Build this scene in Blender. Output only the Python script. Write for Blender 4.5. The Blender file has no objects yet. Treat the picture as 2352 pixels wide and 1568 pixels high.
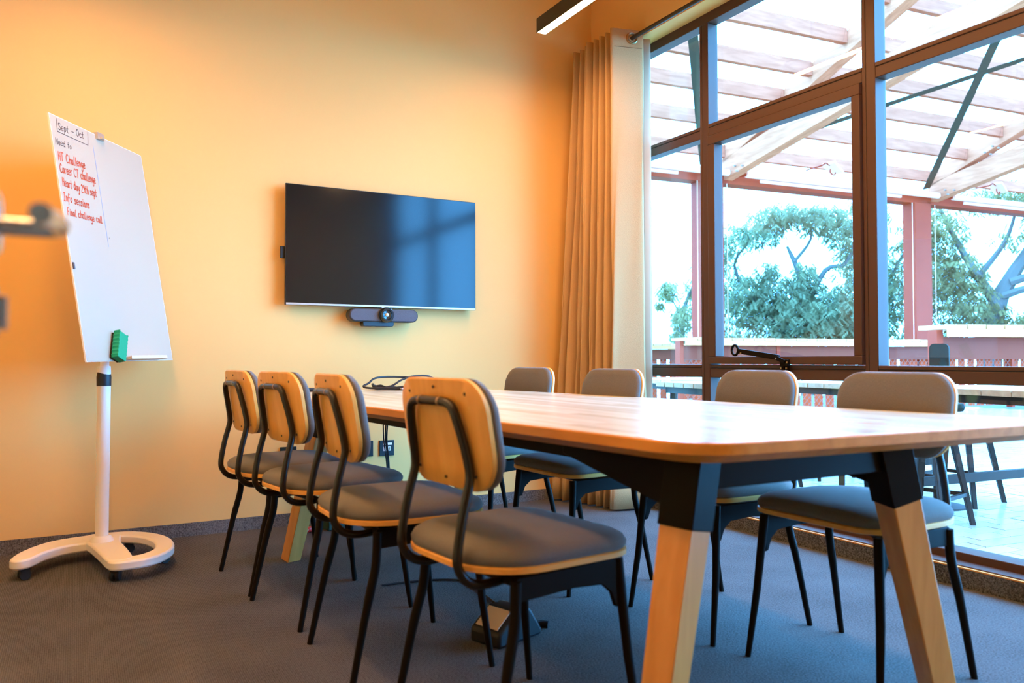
import bpy, bmesh, math, random
from math import sin, cos, pi, radians, sqrt, atan2
from mathutils import Vector, Matrix
random.seed(7)
S = bpy.context.scene
COL = S.collection

# ------------------------------------------------------------------ camera
yaw, pitch, roll = radians(28.9845), radians(1.2766), radians(-0.1278)
F = Vector((sin(yaw)*cos(pitch), cos(yaw)*cos(pitch), sin(pitch)))
R = Vector((cos(yaw), -sin(yaw), 0)); U = R.cross(F)
R2 = R*cos(roll)+U*sin(roll); U2 = -R*sin(roll)+U*cos(roll)
cd = bpy.data.cameras.new('camera'); cam = bpy.data.objects.new('camera', cd); COL.objects.link(cam)
m = Matrix((R2, U2, -F)).transposed().to_4x4(); m.translation = (0, 0, .89); cam.matrix_world = m
cd.sensor_width = 36; cd.lens = 1811.276/2352*36; cd.clip_start = .02; cd.clip_end = 200
cd.dof.use_dof = True; cd.dof.focus_distance = 4.3; cd.dof.aperture_fstop = 3.2
S.camera = cam

# ------------------------------------------------------------------ sky, sun, exposure
w = bpy.data.worlds.new('sky'); S.world = w; w.use_nodes = True
bg = w.node_tree.nodes['Background']; bg.inputs[0].default_value = (.09, .43, 1.0, 1); bg.inputs[1].default_value = 33.0
S.view_settings.view_transform = 'Standard'; S.view_settings.look = 'None'
S.view_settings.exposure = 0; S.view_settings.gamma = 1; S.view_settings.use_curve_mapping = False
LAMP_COL = (1.0, .565, .235); LAMP = 104.0

# ------------------------------------------------------------------ materials
def nt(name):
    mt = bpy.data.materials.new(name); mt.use_nodes = True
    return mt, mt.node_tree, mt.node_tree.nodes['Principled BSDF']
def plain(name, col, rough=.5, metal=0, spec=.5, bump=0, scale=60, var=0, coat=0, coords='Object', sheen=0):
    mt, t, b = nt(name)
    b.inputs['Base Color'].default_value = (*col, 1); b.inputs['Roughness'].default_value = rough
    b.inputs['Metallic'].default_value = metal; b.inputs['Specular IOR Level'].default_value = spec
    if coat: b.inputs['Coat Weight'].default_value = coat; b.inputs['Coat Roughness'].default_value = .15
    if sheen: b.inputs['Sheen Weight'].default_value = sheen; b.inputs['Sheen Roughness'].default_value = .35
    if bump or var:
        tc = t.nodes.new('ShaderNodeTexCoord'); n = t.nodes.new('ShaderNodeTexNoise')
        n.inputs['Scale'].default_value = scale; n.inputs['Detail'].default_value = 4
        t.links.new(tc.outputs[coords], n.inputs['Vector'])
        if bump:
            bp = t.nodes.new('ShaderNodeBump'); bp.inputs['Strength'].default_value = bump; bp.inputs['Distance'].default_value = .004
            t.links.new(n.outputs['Fac'], bp.inputs['Height']); t.links.new(bp.outputs[0], b.inputs['Normal'])
        if var:
            mx = t.nodes.new('ShaderNodeMix'); mx.data_type = 'RGBA'
            mx.inputs[6].default_value = (*[c*(1-var) for c in col], 1); mx.inputs[7].default_value = (*[min(1, c*(1+var)) for c in col], 1)
            t.links.new(n.outputs['Fac'], mx.inputs[0]); t.links.new(mx.outputs[2], b.inputs['Base Color'])
    return mt
def wood(name, c1, c2, rough=.4, axis='Y', scale=1.0, coat=0, staves=0, spec=.5, rnd=0):
    mt, t, b = nt(name)
    tc = t.nodes.new('ShaderNodeTexCoord'); mp = t.nodes.new('ShaderNodeMapping')
    sc = {'X': (1.2, 14, 14), 'Y': (14, 1.2, 14), 'Z': (14, 14, 1.2)}[axis]
    mp.inputs['Scale'].default_value = [s*scale for s in sc]
    n = t.nodes.new('ShaderNodeTexNoise'); n.inputs['Scale'].default_value = 2.2; n.inputs['Detail'].default_value = 6; n.inputs['Distortion'].default_value = .6
    t.links.new(tc.outputs['Object'], mp.inputs[0]); t.links.new(mp.outputs[0], n.inputs['Vector'])
    cr = t.nodes.new('ShaderNodeValToRGB'); cr.color_ramp.elements[0].position = .3; cr.color_ramp.elements[1].position = .72
    cr.color_ramp.elements[0].color = (*c1, 1); cr.color_ramp.elements[1].color = (*c2, 1)
    t.links.new(n.outputs['Fac'], cr.inputs[0]); out = cr.outputs[0]
    if staves or rnd:
        mx = t.nodes.new('ShaderNodeMix'); mx.data_type = 'RGBA'; mx.blend_type = 'MULTIPLY'; mx.inputs[0].default_value = 1
        r2 = t.nodes.new('ShaderNodeValToRGB'); r2.color_ramp.elements[0].color = (.78, .74, .68, 1); r2.color_ramp.elements[1].color = (1.05, 1.05, 1.05, 1)
        if staves:
            bt = t.nodes.new('ShaderNodeTexBrick'); bt.inputs['Scale'].default_value = 1
            bt.inputs['Color1'].default_value = (0, 0, 0, 1); bt.inputs['Color2'].default_value = (1, 1, 1, 1); bt.inputs['Mortar'].default_value = (.5, .5, .5, 1)
            bt.inputs['Mortar Size'].default_value = .0006; bt.inputs['Brick Width'].default_value = .62; bt.inputs['Row Height'].default_value = .042
            m2 = t.nodes.new('ShaderNodeMapping'); m2.inputs['Rotation'].default_value = (0, 0, pi/2 if axis == 'Y' else 0)
            t.links.new(tc.outputs['Object'], m2.inputs[0]); t.links.new(m2.outputs[0], bt.inputs['Vector']); t.links.new(bt.outputs['Color'], r2.inputs[0])
        else:
            oi = t.nodes.new('ShaderNodeObjectInfo'); t.links.new(oi.outputs['Random'], r2.inputs[0])
        t.links.new(out, mx.inputs[6]); t.links.new(r2.outputs[0], mx.inputs[7]); out = mx.outputs[2]
    t.links.new(out, b.inputs['Base Color'])
    b.inputs['Roughness'].default_value = rough; b.inputs['Specular IOR Level'].default_value = spec
    if coat: b.inputs['Coat Weight'].default_value = coat; b.inputs['Coat Roughness'].default_value = .12
    return mt
def carpet_mat(name, c1, c2, rib):
    mt, t, b = nt(name)
    tc = t.nodes.new('ShaderNodeTexCoord')
    n = t.nodes.new('ShaderNodeTexNoise'); n.inputs['Scale'].default_value = 170; n.inputs['Detail'].default_value = 5
    n2 = t.nodes.new('ShaderNodeTexNoise'); n2.inputs['Scale'].default_value = 3.5; n2.inputs['Detail'].default_value = 3
    wv = t.nodes.new('ShaderNodeTexWave'); wv.wave_type = 'BANDS'; wv.bands_direction = 'X'; wv.inputs['Scale'].default_value = rib; wv.inputs['Distortion'].default_value = 2.5; wv.inputs['Detail'].default_value = 2; wv.inputs['Detail Scale'].default_value = 3
    for q in (n, n2, wv): t.links.new(tc.outputs['Object'], q.inputs['Vector'])
    ad = t.nodes.new('ShaderNodeMath'); ad.operation = 'MULTIPLY_ADD'; ad.inputs[1].default_value = .28
    t.links.new(wv.outputs['Fac'], ad.inputs[0]); t.links.new(n.outputs['Fac'], ad.inputs[2])
    a2 = t.nodes.new('ShaderNodeMath'); a2.operation = 'MULTIPLY_ADD'; a2.inputs[1].default_value = .35
    t.links.new(n2.outputs['Fac'], a2.inputs[0]); t.links.new(ad.outputs[0], a2.inputs[2])
    cr = t.nodes.new('ShaderNodeValToRGB'); cr.color_ramp.elements[0].position = .55; cr.color_ramp.elements[1].position = 1.0
    cr.color_ramp.elements[0].color = (*c1, 1); cr.color_ramp.elements[1].color = (*c2, 1)
    t.links.new(a2.outputs[0], cr.inputs[0]); t.links.new(cr.outputs[0], b.inputs['Base Color'])
    bp = t.nodes.new('ShaderNodeBump'); bp.inputs['Strength'].default_value = .7; bp.inputs['Distance'].default_value = .003
    t.links.new(ad.outputs[0], bp.inputs['Height']); t.links.new(bp.outputs[0], b.inputs['Normal'])
    b.inputs['Roughness'].default_value = .95; b.inputs['Specular IOR Level'].default_value = .1
    return mt
def glass_mat(name, refl=1.0, tint=(.97, .985, .98)):
    mt = bpy.data.materials.new(name); mt.use_nodes = True; t = mt.node_tree; t.nodes.clear()
    o = t.nodes.new('ShaderNodeOutputMaterial'); mx = t.nodes.new('ShaderNodeMixShader')
    tr = t.nodes.new('ShaderNodeBsdfTransparent'); tr.inputs[0].default_value = (*tint, 1)
    gl = t.nodes.new('ShaderNodeBsdfGlossy'); gl.inputs['Roughness'].default_value = 0.0
    fr = t.nodes.new('ShaderNodeFresnel'); fr.inputs[0].default_value = 1.45
    mu = t.nodes.new('ShaderNodeMath'); mu.operation = 'MULTIPLY'; mu.inputs[1].default_value = refl
    ge = t.nodes.new('ShaderNodeNewGeometry'); mr = t.nodes.new('ShaderNodeMapRange'); mr.inputs['To Min'].default_value = 1.45; mr.inputs['To Max'].default_value = 1/1.45
    t.links.new(ge.outputs['Backfacing'], mr.inputs['Value']); t.links.new(mr.outputs[0], fr.inputs[0])      # a thin pane: the inner faces reflect like the outer ones
    t.links.new(fr.outputs[0], mu.inputs[0]); t.links.new(mu.outputs[0], mx.inputs[0]); t.links.new(tr.outputs[0], mx.inputs[1]); t.links.new(gl.outputs[0], mx.inputs[2])
    t.links.new(mx.outputs[0], o.inputs[0])
    return mt
def emit(name, col, s):
    mt, t, b = nt(name)
    b.inputs['Base Color'].default_value = (.9, .9, .9, 1); b.inputs['Emission Color'].default_value = (*col, 1); b.inputs['Emission Strength'].default_value = s
    return mt
def leaf_mat(name, c1, c2):
    mt, t, b = nt(name)
    tc = t.nodes.new('ShaderNodeTexCoord'); n = t.nodes.new('ShaderNodeTexNoise'); n.inputs['Scale'].default_value = 2.2; n.inputs['Detail'].default_value = 3
    t.links.new(tc.outputs['Object'], n.inputs['Vector'])
    mx = t.nodes.new('ShaderNodeMix'); mx.data_type = 'RGBA'; mx.inputs[6].default_value = (*c1, 1); mx.inputs[7].default_value = (*c2, 1)
    t.links.new(n.outputs['Fac'], mx.inputs[0]); t.links.new(mx.outputs[2], b.inputs['Base Color']); b.inputs['Roughness'].default_value = .7; b.inputs['Specular IOR Level'].default_value = .08
    tl = t.nodes.new('ShaderNodeBsdfTranslucent'); t.links.new(mx.outputs[2], tl.inputs[0])
    ms = t.nodes.new('ShaderNodeMixShader'); ms.inputs[0].default_value = .4
    o = t.nodes['Material Output']; t.links.new(b.outputs[0], ms.inputs[1]); t.links.new(tl.outputs[0], ms.inputs[2]); t.links.new(ms.outputs[0], o.inputs[0])
    return mt

M = dict(
    wall=plain('wall_paint', (.90, .51, .165), .62, bump=.05, scale=90, spec=.25),
    ceil=plain('ceiling_paint', (.88, .38, .06), .8),
    carpet=carpet_mat('carpet', (.050, .043, .040), (.158, .140, .132), 55),
    skirt=carpet_mat('carpet_skirting', (.045, .037, .032), (.25, .21, .185), 75),
    alu=plain('bronze_aluminium', (.092, .042, .028), .42, spec=.20),
    seam=plain('frame_gasket', (.012, .01, .01), .6),
    glass=glass_mat('window_glass', 1.0),
    black=plain('black_powder_coat', (.010, .006, .0035), .45, spec=.07),
    tube=plain('gloss_black_tube', (.014, .010, .007), .26, spec=.42),
    blacksoft=plain('black_plastic', (.01, .01, .011), .5),
    ply=wood('plywood', (.80, .33, .05), (.93, .44, .09), .38, 'Z', 1.0),
    plyedge=wood('plywood_seat', (.80, .33, .05), (.93, .44, .09), .4, 'X', 1.0),
    fabric=plain('grey_fabric', (.165, .142, .125), .95, spec=.12, bump=.35, scale=420, var=.28, sheen=.22),
    table=wood('table_oak', (.76, .64, .43), (.88, .79, .60), .22, 'Y', .8, staves=1, spec=.9),
    tabledge=wood('table_edge', (.60, .21, .030), (.78, .30, .055), .5, 'Y', 1, spec=.15),
    leg=wood('leg_wood', (.66, .245, .04), (.80, .33, .07), .42, 'Z', 1),
    white=plain('white_paint_metal', (.93, .80, .68), .4),
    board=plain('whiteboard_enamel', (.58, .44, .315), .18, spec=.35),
    red=plain('red_marker', (.80, .10, .03), .6), dark=plain('brown_marker', (.13, .075, .06), .6), blue=plain('blue_marker', (.30, .36, .55), .6),
    green=plain('green_foam', (.0, .32, .13), .7, bump=.2, scale=200), felt=plain('dark_felt', (.01, .02, .015), .9),
    screen=plain('screen_glass', (.006, .006, .007), .12, spec=.34), bezel=plain('dark_bezel', (.012, .012, .012), .35),
    silver=plain('silver_trim', (.55, .5, .45), .3, metal=.7), grey=plain('grey_grille', (.10, .09, .10), .7, bump=.5, scale=500),
    lens=plain('camera_lens', (.01, .012, .014), .08, spec=.8), chrome=plain('satin_chrome', (.62, .60, .58), .22, metal=1.0),
    bronze=plain('bronze_eyelet', (.42, .26, .13), .3, metal=.9),
    linen=plain('linen_curtain', (.62, .365, .165), .9, spec=.1, bump=.25, scale=260, var=.10), lining=plain('curtain_lining', (.62, .42, .27), .9, spec=.1),
    lamp=emit('lamp_diffuser', LAMP_COL, LAMP), lampbody=plain('lamp_housing', (.03, .022, .018), .45),
    socket=plain('black_socket_plate', (.006, .012, .014), .35), socketw=plain('white_socket', (.75, .7, .6), .5), led=emit('red_indicator', (1, .02, .02), 3),
    beige=plain('beige_panel', (.82, .58, .40), .5), redp=plain('red_plastic', (.75, .03, .02), .4), greend=plain('dark_green_box', (.01, .05, .03), .5),
    glulam=wood('pale_glulam', (.54, .125, .058), (.74, .195, .096), .7, 'Y', .6, spec=.05), purlin=wood('pale_pine', (.46, .10, .05), (.64, .155, .08), .7, 'X', .6, spec=.05),
    steelbr=plain('red_brown_steel', (.36, .028, .008), .5, spec=.08, var=.15, scale=3), steelbl=plain('dark_steel_strap', (.06, .035, .02), .6, spec=.1),
    galv=plain('galvanised', (.30, .16, .12), .5, spec=.2), pvc=plain('white_blind_fabric', (.95, .45, .35), .6, spec=.05),
    deckwood=wood('bar_top_pine', (.60, .20, .06), (.78, .30, .10), .7, 'Y', 1, rnd=1), fascia=wood('bar_fascia_pine', (.58, .13, .028), (.72, .19, .045), .7, 'X', 1),
    panel=plain('mauve_panel', (.22, .026, .010), .5, spec=.08, var=.12, scale=4), slat=plain('orange_slat', (.60, .05, .011), .6, spec=.08, var=.2, scale=5),
    wire=plain('wire', (.30, .10, .07), .6, spec=.1), outleg=plain('dark_steel_leg', (.045, .016, .008), .5, spec=.15),
    outtop=wood('outdoor_table_top', (.62, .26, .12), (.78, .38, .19), .45, 'X', 1, rnd=1), teal=plain('teal_cushion', (.02, .018, .012), .7, spec=.05),
    joint=plain('paver_bed', (.14, .10, .09), .9), ground=plain('grass_ground', (.10, .16, .05), .9, var=.4, scale=.8),
    bark=plain('bark', (.10, .075, .06), .9, bump=.6, scale=20), leaf1=leaf_mat('leaf_green', (.085, .085, .05), (.33, .25, .115)), leaf2=leaf_mat('leaf_light', (.11, .085, .036), (.36, .225, .08)),
    door=plain('door_veneer', (.30, .17, .08), .45), corridor=plain('corridor_paint', (.6, .5, .38), .8),
)
def paver_mat():
    mt, t, b = nt('wet_brick_paver')
    oi = t.nodes.new('ShaderNodeObjectInfo'); cr = t.nodes.new('ShaderNodeValToRGB')
    cr.color_ramp.elements[0].color = (.55, .36, .26, 1); cr.color_ramp.elements[1].color = (.78, .55, .42, 1)
    t.links.new(oi.outputs['Random'], cr.inputs[0]); t.links.new(cr.outputs[0], b.inputs['Base Color']); b.inputs['Roughness'].default_value = .22
    return mt
M['paver'] = paver_mat()

# ------------------------------------------------------------------ mesh builder
class MB:
    def __init__(s): s.v = []; s.f = []; s.mi = []; s.cur = 0
    def add(s, vs, fs):
        b = len(s.v); s.v += [tuple(x) for x in vs]; s.f += [tuple(i+b for i in f) for f in fs]; s.mi += [s.cur]*len(fs); return s
    def box(s, c, d, rz=0, mat=None):
        x, y, z = d[0]/2, d[1]/2, d[2]/2
        vs = [Vector((a*x, b*y, e*z)) for e in (-1, 1) for a, b in ((-1, -1), (1, -1), (1, 1), (-1, 1))]
        mt = mat if mat is not None else Matrix.Rotation(rz, 3, 'Z')
        return s.add([mt@v+Vector(c) for v in vs], [(3, 2, 1, 0), (4, 5, 6, 7), (0, 1, 5, 4), (1, 2, 6, 5), (2, 3, 7, 6), (3, 0, 4, 7)])
    def span(s, a, b): return s.box([(p+q)/2 for p, q in zip(a, b)], [abs(q-p) for p, q in zip(a, b)])
    def bar(s, p, q, wd, ht, up=(0, 0, 1), w2=None, h2=None):
        p = Vector(p); q = Vector(q); d = (q-p).normalized(); u = Vector(up); sd = d.cross(u)
        if sd.length < 1e-4: sd = d.cross(Vector((1, 0, 0)))
        sd.normalize(); u = sd.cross(d); w2 = w2 or wd; h2 = h2 or ht
        vs = [p+sd*a*wd/2+u*b*ht/2 for a, b in ((-1, -1), (1, -1), (1, 1), (-1, 1))]+[q+sd*a*w2/2+u*b*h2/2 for a, b in ((-1, -1), (1, -1), (1, 1), (-1, 1))]
        return s.add(vs, [(3, 2, 1, 0), (4, 5, 6, 7), (0, 1, 5, 4), (1, 2, 6, 5), (2, 3, 7, 6), (3, 0, 4, 7)])
    def tube(s, pts, r, n=10, closed=False):
        pts = [Vector(p) for p in pts]; N = len(pts); rs = r if isinstance(r, (list, tuple)) else [r]*N
        vs = []; prev = None
        for i, p in enumerate(pts):
            if closed: d = pts[(i+1) % N]-pts[i-1]
            else: d = pts[min(i+1, N-1)]-pts[max(i-1, 0)]
            d.normalize()
            if prev is None:
                a = Vector((0, 0, 1)) if abs(d.z) < .9 else Vector((1, 0, 0)); prev = d.cross(a).normalized()
            prev = (prev-d*prev.dot(d)).normalized(); b = d.cross(prev)
            vs += [p+(prev*cos(2*pi*k/n)+b*sin(2*pi*k/n))*rs[i] for k in range(n)]
        fs = []
        for i in range(N if closed else N-1):
            j = (i+1) % N
            fs += [(i*n+k, i*n+(k+1) % n, j*n+(k+1) % n, j*n+k) for k in range(n)]
        if not closed: fs += [tuple(range(n))[::-1], tuple((N-1)*n+k for k in range(n))]
        return s.add(vs, fs)
    def cyl(s, p, q, r, n=16, r2=None): return s.tube([p, q], [r, r2 if r2 is not None else r], n)
    def lathe(s, prof, n=20, o=(0, 0, 0), mat=None):
        vs = []; o = Vector(o)
        for r, z in prof:
            for k in range(n):
                v = Vector((r*cos(2*pi*k/n), r*sin(2*pi*k/n), z)); vs.append((mat@v if mat else v)+o)
        fs = [(i*n+k, i*n+(k+1) % n, (i+1)*n+(k+1) % n, (i+1)*n+k) for i in range(len(prof)-1) for k in range(n)]
        fs += [tuple(range(n))[::-1], tuple((len(prof)-1)*n+k for k in range(n))]
        return s.add(vs, fs)
    def loops(s, rings, cap=True):
        n = len(rings[0]); vs = [v for r in rings for v in r]
        fs = [(i*n+k, i*n+(k+1) % n, (i+1)*n+(k+1) % n, (i+1)*n+k) for i in range(len(rings)-1) for k in range(n)]
        if cap: fs += [tuple(range(n))[::-1], tuple((len(rings)-1)*n+k for k in range(n))]
        return s.add(vs, fs)
    def mesh(s, name, mats, smooth=35):
        me = bpy.data.meshes.new(name); me.from_pydata(s.v, [], s.f); me.validate()
        for mt in (mats if isinstance(mats, (list, tuple)) else [mats]): me.materials.append(mt)
        if any(s.mi): me.polygons.foreach_set('material_index', s.mi)
        bm = bmesh.new(); bm.from_mesh(me); bmesh.ops.recalc_face_normals(bm, faces=bm.faces); bm.to_mesh(me); bm.free()
        if smooth: me.shade_smooth(); me.set_sharp_from_angle(angle=radians(smooth))
        return me
    def obj(s, name, mats, parent=None, bev=0, smooth=35, kind=None):
        o = bpy.data.objects.new(name, s.mesh(name, mats, smooth)); COL.objects.link(o)
        if parent: o.parent = parent
        if bev:
            b = o.modifiers.new('bevel', 'BEVEL'); b.width = bev; b.segments = 2; b.limit_method = 'ANGLE'; b.angle_limit = radians(40); b.harden_normals = False
        if kind: o['kind'] = kind
        return o
def each(mb, name, mats, parent, bev=0, smooth=35):
    """every loose piece collected in mb becomes an object of its own"""
    par = list(range(len(mb.v)))
    def find(i):
        while par[i] != i: par[i] = par[par[i]]; i = par[i]
        return i
    for f in mb.f:
        for i in f[1:]: par[find(i)] = find(f[0])
    grp = {}
    for f in mb.f: grp.setdefault(find(f[0]), []).append(f)
    for fs in grp.values():
        ids = sorted({i for f in fs for i in f}); ix = {i: k for k, i in enumerate(ids)}
        q = MB(); q.add([mb.v[i] for i in ids], [[ix[i] for i in f] for f in fs]); q.obj(name, mats, parent, bev, smooth)
def thing(name, label, cat, loc=(0, 0, 0), rz=0, group=None):
    o = bpy.data.objects.new(name, None); COL.objects.link(o); o.empty_display_size = .1
    o.location = loc; o.rotation_euler = (0, 0, rz); tag(o, label, cat, group); return o
def tag(o, label, cat, group=None):
    o['label'] = label; o['category'] = cat
    if group: o['group'] = group
    return o
def struct(name, loc=(0, 0, 0)):
    o = bpy.data.objects.new(name, None); COL.objects.link(o); o.location = loc; o['kind'] = 'structure'; return o
def kids(o): return [c for c in bpy.data.objects if c.parent == o]
def dup(o, loc, rz, label, parent=None):
    c = o.copy(); COL.objects.link(c); c.location = loc; c.rotation_euler = (0, 0, rz); c['label'] = label
    def rec(a, b):
        for ch in list(a.children):
            d = ch.copy(); COL.objects.link(d); d.parent = b; rec(ch, d)
    rec(o, c); return c
def rrect(x0, x1, y0, y1, r, n=6):
    rs = r if isinstance(r, (list, tuple)) else [r]*4      # corner radii: (x1,y1) (x0,y1) (x0,y0) (x1,y0)
    out = []
    for (cx, cy, sx, sy, a0), q in zip(((x1, y1, -1, -1, 0), (x0, y1, 1, -1, pi/2), (x0, y0, 1, 1, pi), (x1, y0, -1, 1, 1.5*pi)), rs):
        for k in range(n+1):
            a = a0+pi/2*k/n; out.append((cx+sx*q+q*cos(a), cy+sy*q+q*sin(a)))
    return out
def bez(P, n=8):
    """catmull-rom through the points"""
    P = [Vector(p) for p in P]; out = []
    for i in range(len(P)-1):
        a, b, c, d = P[max(i-1, 0)], P[i], P[i+1], P[min(i+2, len(P)-1)]
        for k in range(n):
            t = k/n; out.append(.5*((2*b)+(c-a)*t+(2*a-5*b+4*c-d)*t*t+(3*b-a-3*c+d)*t**3))
    out.append(P[-1]); return out

# ================================================================== STRUCTURE
YB, XL, XW, ZC = 4.30, -.80, 2.99, 3.25
def sbox(name, a, b, mat, parent=None, bev=0):
    o = MB().span(a, b).obj(name, mat, parent, bev, smooth=0)
    if not parent: o['kind'] = 'structure'
    return o
sbox('floor', (XL-.15, -.06, -.12), (3.03, YB+.15, 0), M['carpet'])
sbox('ceiling', (XL-.15, -.2, ZC), (3.25, YB+.15, ZC+.12), M['ceil'])
sbox('wall_back', (XL-.15, YB, -.12), (3.25, YB+.15, ZC), M['wall'])
sbox('wall_left', (XL-.15, -.2, -.12), (XL, YB, ZC), M['wall'])
wr = MB(); wr.span((XW, -.2, 2.845), (3.25, YB, ZC)); wr.span((XW, 4.16, 0), (3.25, YB, 2.845))
wr = wr.obj('wall_right', M['wall'], smooth=0); wr['kind'] = 'structure'
sbox('wall_curb', (3.03, -.2, -.12), (3.25, YB, .072), M['wall'])
wf = MB(); wf.span((XL, -.2, 0), (-.11, -.06, ZC)); wf.span((.84, -.2, 0), (3.25, -.06, ZC)); wf.span((-.11, -.2, 2.07), (.84, -.06, ZC))
wf = wf.obj('wall_front', M['wall'], smooth=0); wf['kind'] = 'structure'
wc = MB(); wc.span((-.9, -1.8, 0), (-.8, -.2, 2.6)); wc.span((1.6, -1.8, 0), (1.7, -.2, 2.6)); wc.span((-.9, -1.9, 0), (1.7, -1.8, 2.6)); wc.span((-.9, -1.9, 2.6), (1.7, -.2, 2.7)); wc.span((-.9, -1.9, -.12), (1.7, -.06, 0))
wc = wc.obj('wall_corridor', M['corridor'], smooth=0); wc['kind'] = 'structure'
sbox('baseboard_back', (XL, YB-.009, 0), (3.0, YB, .066), M['skirt'])
sbox('baseboard_right', (3.02, 0, 0), (3.03, YB-.01, .074), M['skirt'])
sbox('baseboard_left', (XL, 0, 0), (XL+.009, YB-.01, .066), M['skirt'])
sbox('trim_1', (3.019, -.05, .0725), (3.034, 4.16, .0775), M['tabledge'])

# ---- window wall: one aluminium assembly
win = struct('window_1', (3.11, 0, 0))
def wpart(name, a, b, mat=None, parent=None, bev=.003):      # coordinates relative to the front face X = 3.11
    return MB().span(a, b).obj(name, mat or M['alu'], parent or win, bev, smooth=30)
D = .075
wpart('sill_rail', (-.075, -.05, .0715), (0, 4.16, .082)); wpart('sill_rail', (0, -.05, .0715), (D+.03, 4.16, .113)); wpart('head_rail', (0, -.05, 2.789), (D, 4.16, 2.865))
def groove(a, b): return MB().span(a, b).obj('gasket', M['seam'], win, smooth=0)
MUL = [(3.326, 3.395), (2.268, 2.336), (1.10, 1.17), (-.05, 0.02)]
for y0, y1 in MUL:
    ys = y1-.020
    wpart('mullion', (0, y0, .113), (D, ys-.0015, 2.789)); wpart('mullion', (.001, ys+.0015, .113), (D, y1, 2.789)); groove((.004, ys-.002, .113), (D-.004, ys+.002, 2.789))
bays = [(3.395, 4.16), (2.336, 3.326), (1.17, 2.268), (.02, 1.10)]
for i, (y0, y1) in enumerate(bays):
    for z0, z1, zs in ((2.141, 2.210, 2.190), (.785, .857, .838)):
        wpart('transom', (.002, y0, z0), (D, y1, zs-.0015)); wpart('transom', (0, y0, zs+.0015), (D, y1, z1)); groove((.005, y0, zs-.002), (D-.004, y1, zs+.002))
    wpart('pane', (.058, y0-.002, 2.208), (.064, y1+.002, 2.791), M['glass'], bev=0)
    wpart('pane', (.058, y0-.002, .111), (.064, y1+.002, .787), M['glass'], bev=0)
    if i == 1:
        sash = bpy.data.objects.new('sash', None); COL.objects.link(sash); sash.parent = win
        sy0, sy1, sz0, sz1 = 2.340, 3.322, .861, 2.137; fw = .050; fx0, fx1 = -.014, .050
        for nm, a, b in (('sash_rail', (fx0, sy0, sz0), (fx1, sy1, sz0+.040)), ('sash_rail', (fx0, sy0, sz1-fw), (fx1, sy1, sz1)),
                         ('sash_stile', (fx0, sy0, sz0+.040), (fx1, sy0+.043, sz1-fw)), ('sash_stile', (fx0, sy1-.053, sz0+.040), (fx1, sy1, sz1-fw))):
            wpart(nm, a, b, parent=sash)
        wpart('pane', (.036, sy0+.04, sz0+.038), (.042, sy1-.05, sz1-fw+.002), M['glass'], sash, 0)
        wpart('glazing_bead', (.050, sy0, sz0), (.07, sy0+.03, sz1), parent=sash); wpart('glazing_bead', (.050, sy1-.03, sz0), (.07, sy1, sz1), parent=sash)
        st = MB()      # casement stay: flat arm with a ring end, hinged on a bracket
        st.bar((-.052, 3.060, .930), (-.040, 2.795, .895), .012, .026); st.bar((-.050, 2.81, .897), (-.024, 2.775, .872), .03, .02)
        st.box((-.022, 2.775, .868), (.018, .05, .034)); st.box((-.02, 2.785, .836), (.016, .016, .05)); st.box((-.02, 2.76, .836), (.016, .016, .05))
        st.tube([(-.053+.004*cos(a), 3.082+.026*cos(a), .934+.026*sin(a)) for a in [2*pi*k/20 for k in range(20)]], .007, 8, closed=True)
        st.obj('window_stay', M['black'], sash, .002)
        sc = MB()
        for y, z in ((3.035, .918), (2.80, .890), (2.79, .842), (2.757, .842), (2.752, .870)): sc.cyl((-.062 if z > .88 else -.034, y, z), (-.03, y, z), .0045, 10)
        each(sc, 'screw', M['bronze'], sash)
    else:
        wpart('pane', (.058, y0-.002, .855), (.064, y1+.002, 2.143), M['glass'], bev=0)

# ---- open door at the left edge of the frame (seen edge-on: only its furniture shows)
door = struct('door_1', (-.062, 0, 0))
MB().span((-.042, -.06, .005), (0, .812, 2.05)).obj('door_leaf', M['door'], door, .002)
hd = MB(); hd.lathe([(.0, 0), (.026, 0), (.026, .007), (.022, .009), (.0, .009)], 28, (0, .752, 1.0), Matrix.Rotation(pi/2, 3, 'Y'))
lv = bez([(.006, .752, .998), (.035, .752, .998), (.047, .748, .998), (.050, .735, .998), (.046, .70, .998), (.040, .635, .992)], 6)
hd.tube(lv, [.0076]*len(lv), 14); hd.obj('door_handle', M['chrome'], door)
tt = MB(); tt.lathe([(.0, 0), (.024, 0), (.024, .006), (.020, .008), (.0, .008)], 28, (0, .735, .927), Matrix.Rotation(pi/2, 3, 'Y')); tt.box((.011, .735, .927), (.008, .007, .026)); tt.obj('thumb_turn', M['chrome'], door)

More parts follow.
